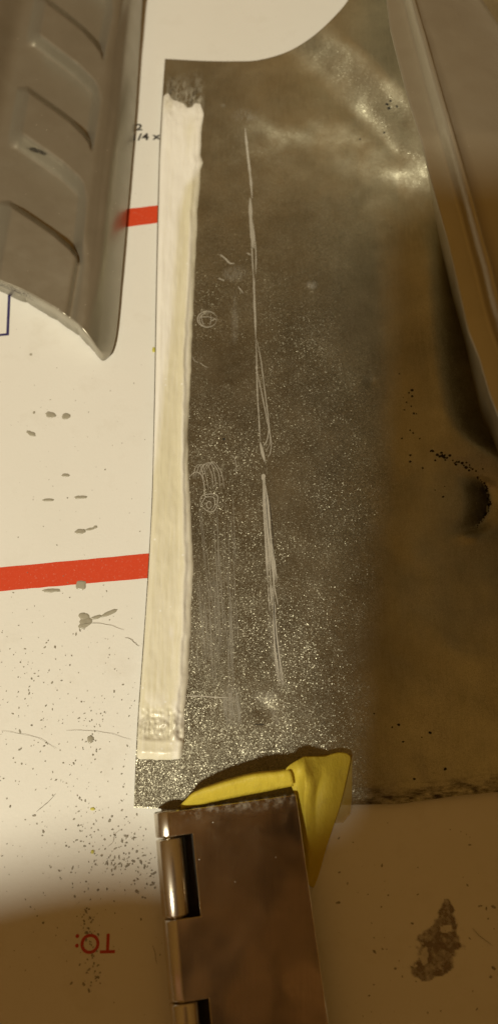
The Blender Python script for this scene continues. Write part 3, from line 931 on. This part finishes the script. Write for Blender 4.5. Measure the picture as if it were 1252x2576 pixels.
# ------------------------------------------------------------------ hinge
def make_hinge():
    org = P(423, 2042, 2.7); ang = R(7.4)
    org = Vector((org.x, org.y, 0))
    ca, sa = math.cos(ang), math.sin(ang)
    e = empty('hinge', org, 'polished nickel hinge with barrel knuckles in the lower middle', 'hinge')
    def W(x, y, z): return (org.x + x * ca - y * sa, org.y + x * sa + y * ca, z)
    RK, ZC, T = 2.55, 2.75, 1.0
    ends = [0.0, -4.15, -16.7, -29.0, -41.5, -54.0, -66.0]
    slot = 4.15
    # upper leaf with cut-outs at the other leaf's knuckles
    def plate(name, xs, ys, keep, z0, z1, mat):
        bm = bmesh.new(); vt = {}
        def V(i, j, k):
            if (i, j, k) not in vt: vt[i, j, k] = bm.verts.new(W(xs[i], ys[j], (z0, z1)[k]))
            return vt[i, j, k]
        cells = {(i, j) for i in range(len(xs) - 1) for j in range(len(ys) - 1) if keep(i, j)}
        for i, j in cells:
            for k in (0, 1): bm.faces.new((V(i, j, k), V(i + 1, j, k), V(i + 1, j + 1, k), V(i, j + 1, k)))
            for (di, dj), (p, q) in {(-1, 0): ((0, 0), (0, 1)), (1, 0): ((1, 0), (1, 1)), (0, -1): ((0, 0), (1, 0)), (0, 1): ((0, 1), (1, 1))}.items():
                if (i + di, j + dj) not in cells:
                    bm.faces.new((V(i + p[0], j + p[1], 0), V(i + q[0], j + q[1], 0), V(i + q[0], j + q[1], 1), V(i + p[0], j + p[1], 1)))
        o = bm_obj(name, bm, mat, e)
        bevel(o, .16, 3, 30)
        return o
    yc = [0.0]
    for k in range(1, len(ends) - 1): yc.append(ends[k] + (.13 if k % 2 else -.13))
    yc.append(ends[-1])
    lf = plate('leaf', [0.0, slot, 22.9], yc, lambda i, j: i == 1 or j % 2 == 0, ZC + RK - T, ZC + RK, M_NICKEL); lf['label'] = 'upper leaf with worn dusty end'
    lo = plate('leaf', [0.0, 22.0], [-.4, -66.0], lambda i, j: True, .12, 1.1, M_SLOTSHADE); lo['label'] = 'lower leaf lying flat under the upper one'
    film('dust', 440, 780, 1985, 2090, lambda x, y: .42 * sstep(y - (2036 - (x - 440) * .146), 46, 4) * sstep(y - (2036 - (x - 440) * .146), 2, 8) * sstep(x, 450, 470) * sstep(x, 755, 730), mat_mask('grey_dust', (.40, .37, .31), (.55, .51, .44), .7, .1, .7, .46, .66), e, lambda x, y: ZC + RK + .02, 60, 30)
    # knuckles
    for k in range(len(ends) - 1):
        y0, y1 = ends[k] - .14, ends[k + 1] + .14
        if k == 0: y0 = .25
        prof = [(RK * .55, y0), (RK - .32, y0), (RK - .1, y0 - .08), (RK, y0 - .28), (RK, (y0 + y1) / 2), (RK, y1 + .28), (RK - .1, y1 + .08), (RK - .32, y1), (RK * .55, y1)]
        n = 40; v, f = [], []
        for r_, y in prof:
            for i in range(n):
                a = 6.28318 * i / n
                v.append(W(math.cos(a) * r_ * (1.0 if k % 2 else .995), y, ZC + math.sin(a) * r_ * (1.0 if k % 2 else .995)))
        m = len(prof)
        for j in range(m - 1):
            for i in range(n):
                q = (i + 1) % n
                f.append((j * n + i, j * n + q, j * n + n + q, j * n + n + i))
        o = mesh('knuckle', v, f, M_SATIN, e)
        o.modifiers.new('edges', 'EDGE_SPLIT').split_angle = R(50)
    n = 24; v, f = [], []
    for y in (.35, .2, -66.2):
        for i in range(n):
            a = 6.28318 * i / n; r_ = 1.38 if y < .3 else 1.2
            v.append(W(math.cos(a) * r_, y, ZC + math.sin(a) * r_))
    for j in range(2):
        for i in range(n): f.append((j * n + i, j * n + (i + 1) % n, (j + 1) * n + (i + 1) % n, (j + 1) * n + i))
    f.append(tuple(range(n - 1, -1, -1)))
    mesh('pin', v, f, M_NICKEL, e)
make_hinge()

# ------------------------------------------------------------------ yellow masking tape
def make_tape():
    e = empty('masking_tape', P(700, 2000, 0), 'crumpled yellow masking tape tucked under the hinge and stuck to the panel', 'tape')
    # rolled front edge: each station = (far foot, crest, near foot)
    st = [((449, 2031, 2.6), (456, 2026, 3.2), (455, 2037, 3.0)),
          ((474, 2010, 3.2), (480, 2003, 5.6), (485, 2028, 3.6)),
          ((488, 1996, 3.5), (498, 1992, 6.2), (510, 2022, 4.2)),
          ((530, 1978, 3.4), (545, 1975, 7.0), (555, 2012, 4.6)),
          ((590, 1960, 3.4), (603, 1957, 7.5), (615, 2000, 4.8)),
          ((645, 1948, 3.4), (656, 1946, 7.7), (668, 1990, 5.0)),
          ((690, 1944, 3.4), (700, 1941, 7.6), (712, 1981, 5.2)),
          ((722, 1938, 3.6), (730, 1936, 7.2), (738, 1976, 5.4))]
    n, m = 40, 16
    A = catmull([P(*s[0]) for s in st], n); B = catmull([P(*s[1]) for s in st], n); C = catmull([P(*s[2]) for s in st], n)
    v = []
    for j in range(n + 1):
        a, b, c = A[j], B[j], C[j]
        ctl = b * 2 - (a + c) * .5
        ctl = b + (ctl - b) * .8
        for i in range(m + 1):
            t = i / m
            p = a * (1 - t) ** 2 + ctl * 2 * t * (1 - t) + c * t * t
            k = fbm(p.x * .35, p.y * .35, 3, 3) * .28 * min(1, j / 6)
            v.append(p + Vector((0, 0, k)))
    o = mesh('curl', v, grid_faces(m, n), M_TAPE, e)
    o.modifiers.new('thick', 'SOLIDIFY').thickness = .12 * MM
    o['label'] = 'rolled over tape edge above the hinge'
    # folded sheet: rows from the upper edge down under the hinge, photo point + height
    rows = [[(716, 1934, 7.5), (738, 1918, 7.0), (764, 1902, 5.2), (790, 1902, 4.2), (818, 1901, 3.5), (848, 1891, 3.1), (868, 1893, 2.9), (884, 1900, 2.9)],
            [(722, 1950, 6.4), (742, 1936, 6.4), (766, 1925, 6.2), (786, 1930, 5.2), (812, 1930, 4.8), (840, 1925, 3.6), (862, 1928, 3.1), (877, 1932, 2.9)],
            [(730, 1972, 4.6), (748, 1962, 4.4), (768, 1958, 7.8), (786, 1966, 7.4), (803, 1964, 4.8), (832, 1962, 4.4), (854, 1966, 3.2), (869, 1968, 2.8)],
            [(738, 1990, 3.8), (754, 1990, 4.2), (766, 1994, 6.4), (778, 2002, 6.0), (794, 2000, 3.6), (822, 2004, 3.8), (846, 2006, 3.0), (860, 2008, 2.6)],
            [(744, 2020, 3.4), (756, 2022, 3.8), (764, 2026, 4.6), (776, 2030, 4.0), (792, 2034, 3.0), (816, 2040, 3.2), (836, 2044, 2.4), (848, 2048, 2.0)],
            [(750, 2060, 3.0), (760, 2064, 3.2), (768, 2068, 3.4), (780, 2072, 3.0), (794, 2078, 2.4), (808, 2084, 2.2), (822, 2090, 1.4), (832, 2096, .9)],
            [(756, 2110, 2.6), (766, 2114, 2.8), (774, 2118, 2.8), (784, 2122, 2.4), (794, 2128, 1.8), (802, 2134, 1.4), (810, 2140, .8), (816, 2144, .5)],
            [(764, 2170, 2.2), (772, 2174, 2.2), (778, 2178, 2.1), (784, 2184, 1.6), (790, 2190, 1.1), (795, 2195, .7), (799, 2199, .4), (802, 2202, .3)],
            [(772, 2224, 1.6), (776, 2226, 1.5), (779, 2228, 1.3), (781, 2230, 1.0), (783, 2231, .7), (785, 2232, .5), (787, 2233, .35), (788, 2234, .3)]]
    v = []
    for r_ in rows:
        for p in r_: v.append(P(*p))
    nu = len(rows[0]) - 1; nv = len(rows) - 1
    o = mesh('folded_sheet', v, grid_faces(nu, nv), M_TAPE, e)
    s = o.modifiers.new('soft', 'SUBSURF'); s.levels = 3; s.render_levels = 3
    # keep the folds crisp
    cr = o.data.attributes.new('crease_edge', 'FLOAT', 'EDGE')
    for ed in o.data.edges:
        a, b = sorted(ed.vertices)
        if b - a == nu + 1 and a % (nu + 1) in (2, 4):
            cr.data[ed.index].value = .75
    o.modifiers.new('thick', 'SOLIDIFY').thickness = .12 * MM
    # flat layer stuck to the plate and hanging over its lower edge
    q = []
    for y, zz in ((1898, None), (1930, None), (1965, None), (2000, None), (2016, None), (2030, 1.6), (2046, .9), (2070, .5)):
        xr = interp([(1898, 885), (1990, 885), (2046, 881), (2070, 862)], y); xl = interp([(1898, 800), (2070, 790)], y)
        for k in range(6):
            x = xl + (xr - xl) * k / 5
            z = (panel_z(x, min(y, bottom_y(x) - 4)) + .12) if zz is None else zz
            q.append(P(x, y, z))
    o = mesh('stuck_layer', q, grid_faces(5, 7), M_FILM, e)
    o['label'] = 'thin see-through layer stuck over the panel edge'
make_tape()

# ------------------------------------------------------------------ the phone and hand that cast the shade (behind the lens)
def cam_pt(x, u, b): return CAM + CR * x + CU * u - CW * b
def make_phone():
    e = empty('phone', cam_pt(0, -60, 8), 'dark phone held above the bench that throws the shade', 'phone')
    bm = bmesh.new()
    w, r_, u0, u1 = 36.5, 7.0, -137.0, 14.0
    ol = []
    for cx, cu, a0 in ((w - r_, u1 - r_, 0), (-w + r_, u1 - r_, 90), (-w + r_, u0 + r_, 180), (w - r_, u0 + r_, 270)):
        for k in range(7):
            a = R(a0 + 15 * k); ol.append((cx + math.cos(a) * r_, cu + math.sin(a) * r_))
    a = [bm.verts.new(cam_pt(x, u, 5)) for x, u in ol]; b = [bm.verts.new(cam_pt(x, u, 12.5)) for x, u in ol]
    bm.faces.new(a); bm.faces.new(b)
    for i in range(len(ol)):
        k = (i + 1) % len(ol); bm.faces.new((a[i], b[i], b[k], a[k]))
    o = bm_obj('body', bm, M_PHONE, e); bevel(o, 1.6, 3, 40)
    return e
make_phone()

def make_hand():
    me = bpy.data.meshes.new('person')
    P3 = [(-150, -156, 30, 34), (-114, -127, 26, 28), (-82, -113, 24, 26), (-46, -118, 20, 23)]
    vs_, ed, rad = [], [], []
    for x, u, b, r_ in P3:
        vs_.append(cam_pt(x, u, b) * MM); rad.append(r_ * MM)
    ed += [(0, 1), (1, 2), (2, 3)]
    for x0, u0, dx in ((-30, -102, 0), (-26, -116, 1), (-26, -130, 2), (-30, -142, 3)):
        prev = 3
        for k, (x, b) in enumerate(((x0, 22), (x0 + 22, 22), (x0 + 42, 20))):
            vs_.append(cam_pt(x, u0, b) * MM); rad.append((9 - k * .6) * MM); ed.append((prev, len(vs_) - 1)); prev = len(vs_) - 1
    prev = 2
    for x, u, b in ((-52, -106, 12), (-44, -95, 7), (-37, -87, 3)):
        vs_.append(cam_pt(x, u, b) * MM); rad.append(9.5 * MM); ed.append((prev, len(vs_) - 1)); prev = len(vs_) - 1
    me.from_pydata(vs_, ed, []); me.update()
    o = bpy.data.objects.new('person', me); col.objects.link(o)
    me.materials.append(M_SKIN)
    sk = o.modifiers.new('skin', 'SKIN'); sk.use_smooth_shade = True
    for i, r_ in enumerate(rad):
        me.skin_vertices[0].data[i].radius = (r_, r_)
    me.skin_vertices[0].data[2].use_root = True
    o.modifiers.new('soft', 'SUBSURF').render_levels = 2
    tag(o, 'bare hand holding the phone above the bench', 'person')
make_hand()
